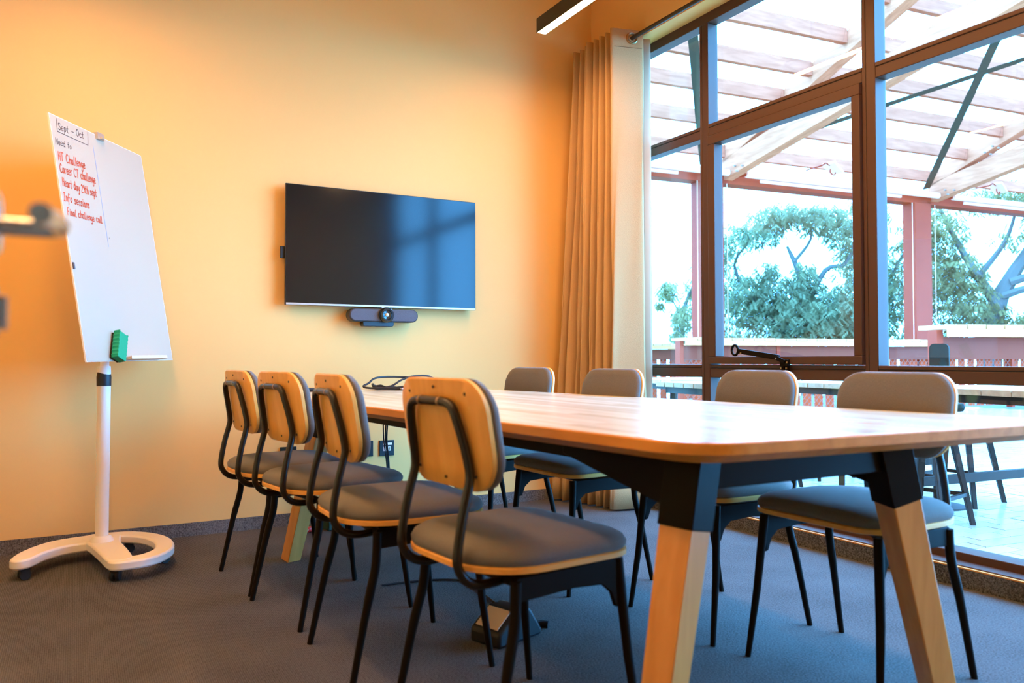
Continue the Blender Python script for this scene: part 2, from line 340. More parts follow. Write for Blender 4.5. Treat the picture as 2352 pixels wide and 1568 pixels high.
# ================================================================== TERRACE (own axes e1 along the balustrade, e2 away)
al = radians(-6.2); E1 = Vector((cos(al), sin(al), 0)); E2 = Vector((-sin(al), cos(al), 0)); T0 = 5.777
def P(s, t, z): return E1*s+E2*(T0+t)+Vector((0, 0, z))
RE = Matrix.Rotation(al, 3, 'Z')
def ebox(mb, s0, s1, t0, t1, z0, z1): return mb.box(P((s0+s1)/2, (t0+t1)/2, (z0+z1)/2), (s1-s0, t1-t0, z1-z0), al)
ZF = -.02
terrace = struct('terrace_floor')
ebox(MB(), 2.7, 20, -7.2, 9.5, ZF-.2, ZF-.012).obj('paver_bed', M['joint'], terrace, smooth=0)
pm = MB(); pm.box((0, 0, -.006), (.212, .100, .030)); pme = pm.mesh('paver', M['paver'], 0); pcount = 0; far = MB()
cells = []
for j in range(-54, 42):
    for i in range(0, 52):
        s = 3.34+i*.22+(j % 2)*.11; t = j*.107
        c = P(s, t, ZF-.004+random.uniform(-.0015, .0015))
        if c.x < 3.36 or c.x > 14.5: continue
        d2 = c.x**2+c.y**2; vis = c.y/c.x > .50 and c.y/c.x < .95
        cells.append((0 if vis else 1, d2, c))
cells.sort(key=lambda q: (q[0], q[1]))
for k, (a, b, c) in enumerate(cells):
    if k < 300:
        o = bpy.data.objects.new('paver', pme); COL.objects.link(o); o.parent = terrace; o.location = c; o.rotation_euler = (random.uniform(-.004, .004), random.uniform(-.004, .004), al)
    else:
        q = Vector(c); sx, sy = E1*.106, E2*.05; z = Vector((0, 0, .009)); z2 = Vector((0, 0, -.02))
        far.add([q-sx-sy+z, q+sx-sy+z, q+sx+sy+z, q-sx+sy+z, q-sx-sy+z2, q+sx-sy+z2, q+sx+sy+z2, q-sx+sy+z2], [(0, 1, 2, 3), (0, 4, 5, 1), (1, 5, 6, 2), (2, 6, 7, 3), (3, 7, 4, 0)])
fo = far.obj('paving', M['paver'], terrace, smooth=0); fo['kind'] = 'stuff'
g = MB().box((20, 30, -5.1), (120, 120, .2)).obj('ground', M['ground'], smooth=0); g['kind'] = 'structure'

# ---- pergola: eave about 10 m out and 3.7 m high; K turns the drawing's units into metres
K = 1.76
def Q(s, t, z): return E1*(s*K)+E2*((T0+t)*K)+Vector((0, 0, .89+(z-.89)*K))
def qbox(mb, s0, s1, t0, t1, z0, z1): return mb.box(Q((s0+s1)/2, (t0+t1)/2, (z0+z1)/2), ((s1-s0)*K, (t1-t0)*K, (z1-z0)*K), al)
ZQ = .89+(ZF-.89)/K
per = thing('pergola', 'timber pergola with pale trusses and red-brown steel posts outside the window', 'pergola', (0, 0, 0))
S1, S2 = 4.547, 7.158
for s in (S1, S2, S2+2.6):
    b = MB(); b.bar(Q(s, .03, 2.59), Q(s, -5.3, 2.59+.17*5.33), .10*K, .19*K); b.obj('bottom_chord', M['glulam'], per, .006)
    b = MB(); b.bar(Q(s, .03, 2.725), Q(s, -5.3, 2.725+.335*5.33), .10*K, .155*K); b.obj('top_chord', M['glulam'], per, .006)
    b = MB()
    for (t, z) in ((-.10, 2.555), (-.17, 2.585), (-.20, 2.535), (-.27, 2.565), (-.60, 2.86), (-.68, 2.90), (-.66, 2.83), (-.74, 2.87)):
        b.cyl(Q(s-.049, t, z), Q(s-.072, t, z), .014, 8)
    each(b, 'bolt', M['galv'], per)
    b = MB(); qbox(b, s-.32, s-.105, -.03, .12, ZQ, 2.47); b.obj('post', M['steelbr'], per, .006)
    b = MB(); qbox(b, s-.105, s-.052, .0, .10, ZQ, 2.50); b.obj('post_flange', M['steelbr'], per, .004)
    for sg in (-1, 1):
        b = MB(); qbox(b, s-.20+sg*.16-.002, s-.20+sg*.16+.002, -.034, -.030, ZQ+.5, 2.46); b.obj('blind_cord', M['pvc'], per, smooth=0)
b = MB(); qbox(b, 1.2, 12, .0, .14, 2.467, 2.58); b.obj('eave_beam', M['steelbr'], per, .005)
sl = (None, S1, S2, S2+2.6)
for t in [0.0, -.39, -.755, -1.07, -1.42, -1.80, -2.18, -2.56, -2.94, -3.32, -3.70, -4.08, -4.46, -4.84, -5.22]:
    z = 2.755-.355*t
    for a, c in zip(sl[:-1], sl[1:]):
        if a is None: a = max(1.2, (3.4-.108*(T0+t)*K)/.994/K)
        b = MB(); qbox(b, a+.052, c-.052, t-.022, t+.022, z-.055, z+.055); b.obj('purlin', M['purlin'], per, .003)
        for x, sg in ((a+.052, 1), (c-.052, -1)):
            b = MB(); b.add([Q(x+sg*.002, t-.0235, z-.056), Q(x+sg*.045, t-.0235, z-.056), Q(x+sg*.015, t-.0235, z+.045), Q(x+sg*.002, t-.0235, z+.045), Q(x+sg*.002, t-.026, z-.056), Q(x+sg*.045, t-.026, z-.056), Q(x+sg*.015, t-.026, z+.045), Q(x+sg*.002, t-.026, z+.045)],
                [(0, 1, 2, 3), (7, 6, 5, 4), (0, 4, 5, 1), (1, 5, 6, 2), (2, 6, 7, 3), (3, 7, 4, 0)]); b.obj('joist_hanger', M['purlin'], per, smooth=0)
def strap(s0, t0, s1, t1):
    q = lambda s, t: Q(s, t, 2.625-.312*t)
    b = MB(); b.bar(q(s0, t0), q(s1, t1), .07*K, .008, up=(0, .31, 1)); b.obj('strap_brace', M['steelbl'], per)
strap(4.28, 0, 2.75, -1.92)
for a, c in ((S1, S2), (S2, S2+2.6)): strap(c-.12, 0, a+.05, -2.95); strap(a+.1, -.35, c, -3.1)
for i, (a, c) in enumerate(((S1-2.6, S1-.05), (S1+.05, S2-.06), (S2+.05, S2+2.5))):
    bl = thing('roller_blind', ['white rolled blind under the eave, seen through the narrow left pane', 'white rolled blind under the eave, seen through the opening sash', 'white rolled blind under the eave right of the corner post'][i], 'blind', Q((a+c)/2, -.13, 2.53), al, 'rolled blinds under the pergola eave'); L = (c-a-.1)*K
    MB().cyl((-L/2, 0, 0), (L/2, 0, 0), .05, 16).obj('blind_roll', M['pvc'], bl); MB().box((-.08*L, -.02, -.09), (L*.72, .03, .045)).obj('bottom_bar', M['pvc'], bl, .003)
    for x in (-L/2, L/2):
        br = MB(); br.bar((x, .22, .03), (x, .0, .0), .02, .05); br.obj('bracket', M['steelbr'], bl)
for k, (s, z, lab) in enumerate(((5.50, 2.635, 'small white floodlight on the pergola, seen through the opening sash'), (7.72, 2.635, 'small white floodlight on the pergola behind the right truss'))):
    f = thing('floodlight', lab, 'light', Q(s, -.28, z), al+.3, 'pergola floodlights')
    MB().box((.02, 0, 0), (.30, .22, .04), mat=Matrix.Rotation(radians(25), 3, 'Y')).obj('lamp_body', M['pvc'], f, .008)
    MB().tube(bez([(-.08, 0, .03), (-.15, .03, .06), (-.17, .10, .03), (-.10, .40, .02)], 4), .012, 8).obj('mounting_arm', M['steelbr'], f)
    MB().tube(bez([(-.06, 0, -.03), (-.10, -.02, -.09), (.02, -.02, -.12), (.10, 0, -.06)], 4), .010, 8).obj('bracket', M['steelbr'], f)

# ---- balustrades with bar tops, and a free-standing bar counter
def balustrade(name, label, c, ang, L, fence, H=1.207, seed=1):
    t = thing(name, label, 'railing' if fence else 'counter', c, ang, 'terrace balustrades' if fence else None); r = random.Random(seed)
    n = int(L/.21); k = MB(); k.box((0, 0, 0), (.196, .40, .042)); pl = k.mesh('plank', M['deckwood'], 0)
    for i in range(n):
        o = bpy.data.objects.new('plank', pl); COL.objects.link(o); o.parent = t; o.location = (i*.21+.105, 0, H-.021+r.uniform(-.004, .004))
    MB().span((0, -.20, H-.118), (L, -.17, H-.042)).obj('fascia', M['fascia'], t, .003)
    MB().span((0, -.08, H-.33), (L, -.05, H-.118)).obj('apron_panel', M['panel'], t)
    x = 0
    while x <= L+.01:
        MB().span((x-.035, -.09, ZF), (x+.035, .03, H-.05)).obj('post', M['steelbr'], t); x += L/max(1, round(L/1.8))
    if not fence: return t
    nn = min(int(L/.24), 60); k = MB(); k.span((-.08, .02, .03), (.08, .04, H-.25)); sm = k.mesh('slat', M['slat'], 0)
    for i in range(nn):
        o = bpy.data.objects.new('slat', sm); COL.objects.link(o); o.parent = t; o.location = (i*.24+.12, 0, 0)
    w_ = MB(); z0, z1 = .03, H-.33; h = z1-z0; st = .10
    for i in range(int((L+h)/st)+1):
        for sgn in (1, -1):
            xa, xb = i*st-h, i*st; za, zb = (z0, z1) if sgn > 0 else (z1, z0)
            if xa < 0: za += (0-xa)*(zb-za)/(xb-xa); xa = 0
            if xb > L: zb = za+(L-xa)*(zb-za)/(xb-xa); xb = L
            if xb-xa > .01: w_.bar((xa, -.06, za), (xb, -.06, zb), .005, .005)
    for z in (z0, z1): w_.bar((0, -.06, z), (L, -.06, z), .014, .014)
    w_.obj('wire_mesh', M['wire'], t, smooth=0, kind='stuff')
    return t
balustrade('balustrade', 'wood topped balustrade with wire mesh and orange slats running below the pergola posts', Q(3.93, -.10, 0).xy.to_3d(), al, 11.0, True, seed=1)
balustrade('balustrade', 'farther wood topped balustrade, lower in the narrow left pane', Q(2.2, 2.33, 0).xy.to_3d(), al, 8.0, True, seed=2)
bc = balustrade('bar_counter', 'bar-height counter with a mauve apron at the right edge of view', (7.20, 4.66, 0), radians(-16), 3.4, False, seed=3)

# ---- terrace furniture
def out_table(c, rz, wd, dp, label, h=.73):
    t = thing('outdoor_table', label, 'table', (c[0], c[1], ZF), rz, 'terrace tables'); h -= ZF
    n = 5
    for i in range(n):
        MB().span((-wd/2, -dp/2+i*dp/n+.003, h-.032), (wd/2, -dp/2+(i+1)*dp/n-.003, h)).obj('plank', M['outtop'], t, .002)
    f = MB(); f.span((-wd/2+.05, -dp/2+.05, h-.075), (wd/2-.05, -dp/2+.08, h-.032)); f.span((-wd/2+.05, dp/2-.08, h-.075), (wd/2-.05, dp/2-.05, h-.032))
    f.span((-wd/2+.05, -dp/2+.05, h-.075), (-wd/2+.08, dp/2-.05, h-.032)); f.span((wd/2-.08, -dp/2+.05, h-.075), (wd/2-.05, dp/2-.05, h-.032)); each(f, 'frame_rail', M['outleg'], t)
    for a in (-1, 1):
        for b_ in (-1, 1): MB().bar((a*(wd/2-.09), b_*(dp/2-.08), h-.07), (a*(wd/2-.05), b_*(dp/2-.05), 0), .036, .036).obj('leg', M['outleg'], t, .002)
    s_ = MB(); s_.bar((-wd/2+.06, -dp/2+.07, .22), (wd/2-.06, -dp/2+.07, .22), .035, .05); s_.bar((-wd/2+.06, dp/2-.07, .22), (wd/2-.06, dp/2-.07, .22), .035, .05); each(s_, 'stretcher', M['outleg'], t)
    return t
out_table((4.62, 2.38), al, 1.15, .80, 'nearest terrace table just outside the glass at the right edge')
out_table((4.70, 3.62), al, .95, .70, 'terrace table seen between the two right-hand chair backs')
out_table((4.45, 4.90), al, 1.0, .7, 'farthest terrace table, behind the narrow left pane beside the curtain')
out_table((3.78, 4.02), al, .55, .55, 'small terrace table close to the glass right of the curtain')
st0 = thing('bar_stool', 's', 'stool', (0, 0, 0), 0, 'terrace stools')
MB().loops([[(x*.9, y*.9, .455) for x, y in rrect(-.17, .17, -.17, .17, .05)], [(x, y, .462) for x, y in rrect(-.17, .17, -.17, .17, .05)], [(x, y, .485) for x, y in rrect(-.17, .17, -.17, .17, .05)]]).obj('seat', M['steelbl'], st0)
for a in (-1, 1):
    for b_ in (-1, 1): MB().bar((a*.12, b_*.12, .46), (a*.19, b_*.19, 0), .032, .032, w2=.024, h2=.024).obj('leg', M['outleg'], st0, .002)
r_ = MB(); c4 = [(.165, .165, .17), (-.165, .165, .17), (-.165, -.165, .17), (.165, -.165, .17)]
for k in range(4): r_.bar(c4[k], c4[(k+1) % 4], .02, .02)
each(r_, 'foot_bar', M['outleg'], st0)
spots = [((4.05, 2.70), .2, 'dark metal stool at the nearest terrace table, left of its legs'), ((4.9, 3.02), .1, 'dark metal stool behind the nearest terrace table'), ((4.25, 4.02), .3, 'dark metal stool seen just under the long table rail outside'),
         ((5.0, 4.2), 0, 'dark metal stool behind the table between the chair backs'), ((3.80, 4.45), .1, 'dark metal stool behind the narrow left pane'), ((4.75, 5.2), .1, 'farthest dark metal stool by the balustrade'), ((5.55, 3.85), .2, 'dark metal stool by the balustrade, right of the second chair back')]
for k, (c, rz, lab) in enumerate(spots):
    if k == 0: st0.location = (*c, ZF); st0.rotation_euler = (0, 0, rz); st0['label'] = lab
    else: dup(st0, (*c, ZF), rz, lab)
cs = thing('swivel_stool', 'stool with a tilted teal backrest seen against the right balustrade', 'stool', (4.62, 2.98, ZF), radians(200))
MB().cyl((0, 0, .02), (0, 0, .60), .02, 12).obj('column', M['outleg'], cs); MB().lathe([(.0, 0), (.17, 0), (.16, .015), (.03, .03), (0, .03)], 20).obj('base', M['outleg'], cs)
MB().lathe([(.0, .59), (.15, .59), (.16, .61), (.15, .635), (0, .64)], 20).obj('seat', M['teal'], cs)
MB().loops([[(-.13+x, y, z) for y, z in rrect(-.055, .055, .82, 1.00, .03)] for x in (0, .03)]).obj('backrest', M['teal'], cs); MB().bar((-.12, 0, .61), (-.12, 0, .86), .02, .012).obj('back_post', M['galv'], cs)

# ---- trees: crown clusters in metres around each trunk, across (x) and up (z) as seen from the house
import numpy as np
rng = np.random.default_rng(3)
def tree(label, ux, dist, clusters, limbs, mat, leaf=.088, zoff=.89):
    d = Vector((sin(ux), cos(ux), 0)); ac = Vector((cos(ux), -sin(ux), 0)); q = 1.7; base = d*dist*q
    t = thing('tree', label, 'tree', (base.x, base.y, -5.0))
    def W(x, y, z): return ac*x*q+d*y*q+Vector((0, 0, z*q+zoff+5.0))
    tb = MB()
    for pts, r0, r1 in limbs:
        pp = bez([W(*q) for q in pts], 4); tb.tube(pp, [q*r0+q*(r1-r0)*k/(len(pp)-1) for k in range(len(pp))], 7)
    tb.obj('trunk', M['bark'], t)
    V = []; 
    for (x, y, z, rx, ry, rz, n) in clusters:
        # sprays of pinnate leaflets hanging from random points
        for _ in range(int(n*1.7)):
            v = rng.normal(size=3); v /= np.linalg.norm(v); rr = rng.random()**.45
            c = np.array(W(x+v[0]*rx*rr, y+v[1]*ry*rr, z+v[2]*rz*rr)); a = rng.random()*2*pi; dirv = np.array([cos(a), sin(a), -.7-rng.random()*.6]); dirv /= np.linalg.norm(dirv)
            sd = np.cross(dirv, rng.normal(size=3)); sd /= np.linalg.norm(sd)
            for k in range(4):
                for sg in (1, -1):
                    p0 = c+dirv*leaf*.55*k; tip = p0+(sd*sg*.9+dirv*.5)*leaf*1.25; wv = np.cross(sd, dirv)*leaf*.1+dirv*leaf*.24; md = (p0+tip)/2
                    V.append((p0, md+wv, tip, md-wv))
    V = np.array(V).reshape(-1, 3); n = len(V)//4
    me = bpy.data.meshes.new('foliage'); me.from_pydata(V.tolist(), [], np.arange(n*4).reshape(-1, 4).tolist()); me.materials.append(mat)
    o = bpy.data.objects.new('foliage', me); COL.objects.link(o); o.parent = t; o['kind'] = 'stuff'
    return t
def ang(u): return yaw+math.atan((u-1176)/1811.276)
tree('broad tree with an arching bough and dense lower crown beyond the opening sash', ang(1810), 13.0,
     [(-.55, 0, 1.95, .55, .6, .22, 150), (-.05, 0, 2.22, .5, .5, .2, 170), (.45, 0, 2.15, .45, .5, .25, 140), (.85, 0, 1.9, .35, .5, .45, 130), (-.95, 0, 1.6, .25, .5, .35, 90), (.95, .2, 1.35, .3, .5, .5, 120),
      (-.65, .2, .95, .55, .7, .45, 420), (-.05, .2, .75, .6, .7, .55, 520), (.45, 0, .65, .6, .7, .5, 560), (.95, .1, .6, .5, .7, .5, 420), (-.9, .2, .2, .5, .7, .5, 320), (0, .3, .1, 1.2, .7, .4, 420), (.25, 0, 1.25, .25, .4, .25, 90), (1.5, .5, .9, .5, .7, .9, 300), (-.3, .2, 1.35, .25, .4, .2, 50)],
     [([(.35, .2, -3.6), (.3, .2, -1), (.28, .1, .7), (.2, .05, 1.25), (.0, 0, 1.75)], .16, .02), ([(.28, .1, .8), (.55, 0, 1.35), (.85, 0, 1.45), (1.0, 0, 1.9)], .05, .015), ([(.1, 0, 1.5), (.35, 0, 1.85), (.3, 0, 2.2)], .03, .01), ([(.2, .1, .2), (-.4, .1, .8), (-.8, .1, 1.5), (-.4, 0, 2.0)], .05, .012)], M['leaf1'])
tree('tall spreading tree with dark forked limbs beyond the right balustrade', ang(2240), 13.5,
     [(-1.45, 0, 2.1, .35, .5, .6, 210), (-1.3, .2, 1.1, .45, .5, .6, 260), (-1.4, 0, .5, .4, .5, .4, 240), (-.55, 0, 1.85, .5, .5, .5, 330), (-.3, 0, 1.25, .5, .5, .4, 330), (-.1, 0, .75, .55, .5, .4, 330), (.5, .1, .35, .6, .5, .35, 330), (1.0, 0, .45, .5, .5, .35, 300), (.35, 0, 2.35, .5, .5, .25, 140), (.95, 0, 2.2, .4, .5, .4, 160), (.65, 0, 1.75, .45, .5, .25, 60), (1.2, 0, 1.5, .4, .4, .4, 70), (-.4, 0, .25, .4, .4, .3, 150), (1.7, 0, 1.5, .6, .6, .9, 250)],
     [([(.1, .1, -3.4), (.15, .1, -1), (.25, .1, .6), (.45, .05, 1.15), (.75, 0, 1.7), (.8, 0, 2.3)], .20, .04), ([(.3, .05, .75), (.05, 0, 1.2), (-.2, 0, 1.7), (-.45, 0, 2.3)], .09, .02), ([(.45, 0, 1.1), (.9, 0, 1.25), (1.5, 0, 1.5)], .07, .02), ([(.35, 0, .9), (.8, 0, 1.0), (1.1, 0, .6), (1.5, 0, .4)], .06, .02), ([(.05, 0, 1.2), (.4, 0, 1.7), (.55, 0, 2.2)], .05, .015), ([(.2, 0, .7), (-.4, 0, .75), (-.8, 0, .55)], .05, .015), ([(.75, 0, 1.6), (1.2, 0, 1.75), (1.5, 0, 2.2)], .04, .01), ([(-1.2, .2, -3), (-1.3, .2, 0), (-1.25, .1, 1.2), (-1.4, 0, 2.4)], .07, .015), ([(-1.28, .1, .8), (-1.0, 0, 1.5), (-.7, 0, 1.9)], .03, .01)], M['leaf2'], .084)
tree('slender sparse tree beyond the narrow left pane beside the curtain', ang(1570), 15.0,
     [(-.02, 0, .75, .22, .3, .28, 110), (-.1, 0, .35, .15, .3, .25, 80), (.25, 0, 1.3, .25, .3, .5, 110), (-.28, 0, 1.25, .22, .3, .2, 70), (.35, 0, 1.9, .15, .3, .3, 60), (.3, 0, .3, .3, .3, .3, 60), (-.02, 0, .1, .2, .2, .2, 60), (-.45, 0, 1.0, .1, .2, .1, 20)],
     [([(.05, .1, -3.8), (.0, .1, -.5), (.0, 0, .8), (.2, 0, 1.4), (.35, 0, 2.0)], .07, .01), ([(.0, 0, .7), (-.2, 0, 1.1), (-.35, 0, 1.35)], .02, .006)], M['leaf2'], .085)

# ================================================================== ROOM CONTENTS
# ---- pendants
def pendant(x, y1, label):
    t = thing('linear_pendant', label, 'lamp', (x, y1-1.6, 0), 0, 'linear pendants'); L = 3.2
    z = 2.72
    h = MB(); h.span((-.030, -L/2, z+.012), (.030, L/2, z+.080)); h.span((-.030, -L/2, z), (-.0265, L/2, z+.0125)); h.span((.0265, -L/2, z), (.030, L/2, z+.0125)); h.span((-.0265, -L/2, z), (.0265, -L/2+.003, z+.0125)); h.span((-.0265, L/2-.003, z), (.0265, L/2, z+.0125)); h.obj('housing', M['lampbody'], t)
    MB().span((-.0262, -L/2+.004, z+.002), (.0262, L/2-.004, z+.0115)).obj('diffuser', M['lamp'], t)
    for y in (-.75, .75):
        MB().tube([(0, y, z+.08), (0, y, ZC)], .0022, 6).obj('suspension_cable', M['black'], t)
    MB().tube(bez([(.0, L/2-.14, z+.082), (.01, L/2-.17, z+.105), (0, L/2-.25, z+.10), (.0, L/2-.33, z+.115), (0, L/2-.36, z+.22), (0, L/2-.37, ZC)], 5), .006, 8).obj('power_cable', M['black'], t)
pendant(2.28, 3.77, 'slim black linear pendant with a glowing strip near the curtain')
pendant(-.02, 3.77, 'slim black linear pendant hanging over the flipchart side of the room')

# ---- television and conference camera
tv = thing('television', 'large black flat-screen television hung on the cream back wall', 'television', (1.534, YB-.001, 1.506))
MB().span((-.563, -.066, -.324), (.563, -.045, .324)).obj('casing', M['bezel'], tv, .002)
MB().span((-.559, -.0675, -.312), (.559, -.0655, .320)).obj('screen', M['screen'], tv)
MB().span((-.559, -.0685, -.3235), (.559, -.066, -.3125)).obj('bottom_trim', M['silver'], tv, .001); tv.children[-1]['label'] = 'thin grey strip along the bottom edge'
MB().span((-.38, -.046, -.25), (.38, -.018, .12)).obj('back_cover', M['blacksoft'], tv, .004); MB().span((-.2, -.02, -.12), (.2, 0, .12)).obj('wall_bracket', M['blacksoft'], tv)
MB().span((-.585, -.05, -.075), (-.552, -.03, -.012)).obj('side_adapter', M['blacksoft'], tv, .002)
MB().span((-.028, -.071, -.331), (.018, -.05, -.3235)).obj('sensor_tab', M['silver'], tv, .001)
cb = thing('conference_camera', 'grey conference camera bar with a round lens fixed just below the television', 'camera', (1.513, YB, 1.136))
def pill(w, h, y0, y1, r): return [[(x, y, z) for x, z in rrect(-w/2, w/2, -h/2, h/2, r, 8)] for y in (y0, y1)]
MB().loops(pill(.405, .074, -.03, -.095, .0365)).obj('body', M['lampbody'], cb, .004)
MB().loops(pill(.392, .062, -.094, -.099, .0305)).obj('grille', M['grey'], cb, .002); cb.children[-1]['label'] = 'grey mesh grille'
MB().lathe([(0, 0), (.043, 0), (.043, .02), (.036, .030), (.028, .030), (.024, .022), (0, .02)], 32, (.008, -.094, .002), Matrix.Rotation(pi/2, 3, 'X')).obj('lens_barrel', M['lens'], cb)
MB().lathe([(0, .0), (.011, 0), (.010, .004), (0, .006)], 20, (.008, -.115, .002), Matrix.Rotation(pi/2, 3, 'X')).obj('lens', M['chrome'], cb)
MB().loops([[(x-.03, y, z) for x, z in rrect(-.09, .09, -.062, -.030, .012)] for y in (-.03, -.085)]).obj('foot_bracket', M['socket'], cb, .002)
MB().span((-.09, -.04, -.055), (.03, 0, .0)).obj('wall_mount', M['blacksoft'], cb)

# ---- flipchart whiteboard on castors
FB = Vector((.228, 3.85, .888)); az, ti, ro = 1.008, .161, .010
wv = Vector((cos(az), sin(az), 0)); nn = Vector((sin(az), -cos(az), 0)); up = Vector((0, 0, 1))*cos(ti)-nn*sin(ti)
wv, up = wv*cos(ro)+up*sin(ro), -wv*sin(ro)+up*cos(ro); nb = wv.cross(up)
if nb.dot(nn) < 0: nb = -nb
BM = Matrix((wv, -nb, up)).transposed().to_4x4()      # board axes: x across, -y toward the room, z up
fc = thing('flipchart', 'white mobile flipchart board on a castor base with red handwriting', 'whiteboard', (.11, 3.95, 0))
bd = MB().span((-.35, 0, 0), (.35, .006, 1.005)).obj('board', M['board'], fc, .002)
bm4 = BM.copy(); bm4.translation = FB-Vector((.11, 3.95, 0)); bd.matrix_basis = bm4
fr = MB(); fr.span((-.351, .001, -.002), (.351, .008, .0)); fr.span((-.351, .001, 1.005), (.351, .008, 1.007)); fr.span((-.352, .001, -.002), (-.35, .008, 1.007)); fr.span((.35, .001, -.002), (.352, .008, 1.007)); fr.obj('edge_trim', M['white'], bd)
tr = MB(); tr.span((-.095, -.042, .001), (.215, 0, .006)); tr.span((-.095, -.044, .001), (.215, -.040, .016))
for k in range(11): tr.box((-.075+k*.027, -.022, .009), (.012, .036, .008))
tr.obj('pen_tray', M['beige'], bd, .001)
cl = MB(); cl.span((-.035, -.012, .985), (.015, .02, 1.016)); cl.cyl((-.02, -.016, .992), (.0, -.016, .992), .006, 10); cl.obj('paper_clamp', M['silver'], bd)
MB().span((-.35, -.005, .372), (-.339, .0, .400)).obj('magnet', M['grey'], bd, .002)
MB().box((.05, .055, .20), (.05, .09, .08)).obj('tilt_head', M['white'], bd, .008)
MB().tube([(0, 0, .06), (.004, -.003, .84), (.003, 0, .86)], .027, 24).obj('lower_pole', M['white'], fc); MB().cyl((.004, -.002, .80), (.012, -.010, 1.19), .018, 20).obj('upper_pole', M['white'], fc)
MB().lathe([(0, 0), (.0295, 0), (.030, .04), (.027, .060), (.021, .066), (0, .066)], 24, (.003, -.002, .775)).obj('height_collar', M['blacksoft'], fc)
def ribbon2d(mb, pts, wds, z0, z1, n=6):
    c = bez([(x, y, 0) for x, y in pts], n); W_ = []
    for i in range(len(c)):
        f = i/(len(c)-1)*(len(wds)-1); k = min(int(f), len(wds)-2); W_.append(wds[k]+(wds[k+1]-wds[k])*(f-k))
    Lf = []; Rt = []
    for i, p in enumerate(c):
        d = (c[min(i+1, len(c)-1)]-c[max(i-1, 0)]).normalized(); s_ = Vector((-d.y, d.x, 0)); Lf.append(p+s_*W_[i]/2); Rt.append(p-s_*W_[i]/2)
    d0 = (c[1]-c[0]).normalized(); d1 = (c[-1]-c[-2]).normalized()
    cap0 = [c[0]+(-d0*cos(a)+Vector((-d0.y, d0.x, 0))*-sin(a))*W_[0]/2 for a in [-pi/2+pi*k/6 for k in range(1, 6)]]
    cap1 = [c[-1]+(d1*cos(a)+Vector((-d1.y, d1.x, 0))*-sin(a))*W_[-1]/2 for a in [-pi/2+pi*k/6 for k in range(1, 6)]]
    ring = Lf+cap1+Rt[::-1]+cap0[::-1]
    cen = sum(ring, Vector())/len(ring)
    # strip caps so the concave outline stays clean
    b = len(mb.v); N = len(c)
    for z in (z0, z1): mb.v += [(p.x, p.y, z) for p in Lf]+[(p.x, p.y, z) for p in Rt]+[(p.x, p.y, z) for p in cap0]+[(p.x, p.y, z) for p in cap1]
    T = 2*N+10
    fs = []
    for o in (0, T):
        fs += [(b+o+i, b+o+i+1, b+o+N+i+1, b+o+N+i) for i in range(N-1)]
        fs += [tuple([b+o+0]+[b+o+2*N+k for k in range(5)]+[b+o+N]), tuple([b+o+N-1]+[b+o+2*N+5+k for k in range(5)]+[b+o+2*N-1])]
    rg = list(range(N))+[2*N+5+k for k in range(5)]+list(range(2*N-1, N-1, -1))+[2*N+4-k for k in range(5)]
    fs += [(b+rg[i], b+rg[(i+1) % len(rg)], b+T+rg[(i+1) % len(rg)], b+T+rg[i]) for i in range(len(rg))]
    mb.f += fs; mb.mi += [0]*len(fs)
o_ = Vector((.11, 3.95))
rel = lambda L: [(x-o_.x, y-o_.y) for x, y in L]
bs = MB(); ribbon2d(bs, rel([(.165, 3.56), (.26, 3.575), (.335, 3.68), (.35, 3.83), (.31, 3.98), (.215, 4.08), (.10, 4.09)]), [.09, .085, .075, .075, .08, .09, .11], .050, .088)
bs2 = MB(); ribbon2d(bs2, rel([(-.185, 3.775), (-.135, 3.90), (-.04, 4.005), (.10, 4.04)]), [.08, .11, .15, .17], .048, .089)
bs3 = MB(); ribbon2d(bs3, rel([(.11, 4.04), (.125, 3.90), (.15, 3.72), (.165, 3.585)]), [.17, .12, .11, .10], .049, .090)
for q in (bs2, bs3): bs.add(q.v, q.f)
bs.obj('base', M['white'], fc, .008, smooth=50)
MB().lathe([(0, .08), (.05, .08), (.046, .10), (.033, .115), (0, .115)], 24).obj('pole_socket', M['white'], fc)
for (x, y), a in zip(((-.172, 3.775), (.15, 3.575), (.345, 3.775), (.225, 4.06)), (.3, 1.2, .6, .1)):
    c = MB(); x -= o_.x; y -= o_.y
    for sg in (-1, 1):
        q = Vector((-sin(a), cos(a), 0))*.011*sg; c.lathe([(0, -.007), (.021, -.007), (.0235, 0), (.021, .007), (0, .007)], 18, Vector((x, y, .0235))+q, Matrix.Rotation(a, 3, 'Z')@Matrix.Rotation(pi/2, 3, 'X'))
    c.box((x, y, .040), (.035, .03, .022), a); c.obj('castor', M['blacksoft'], fc)
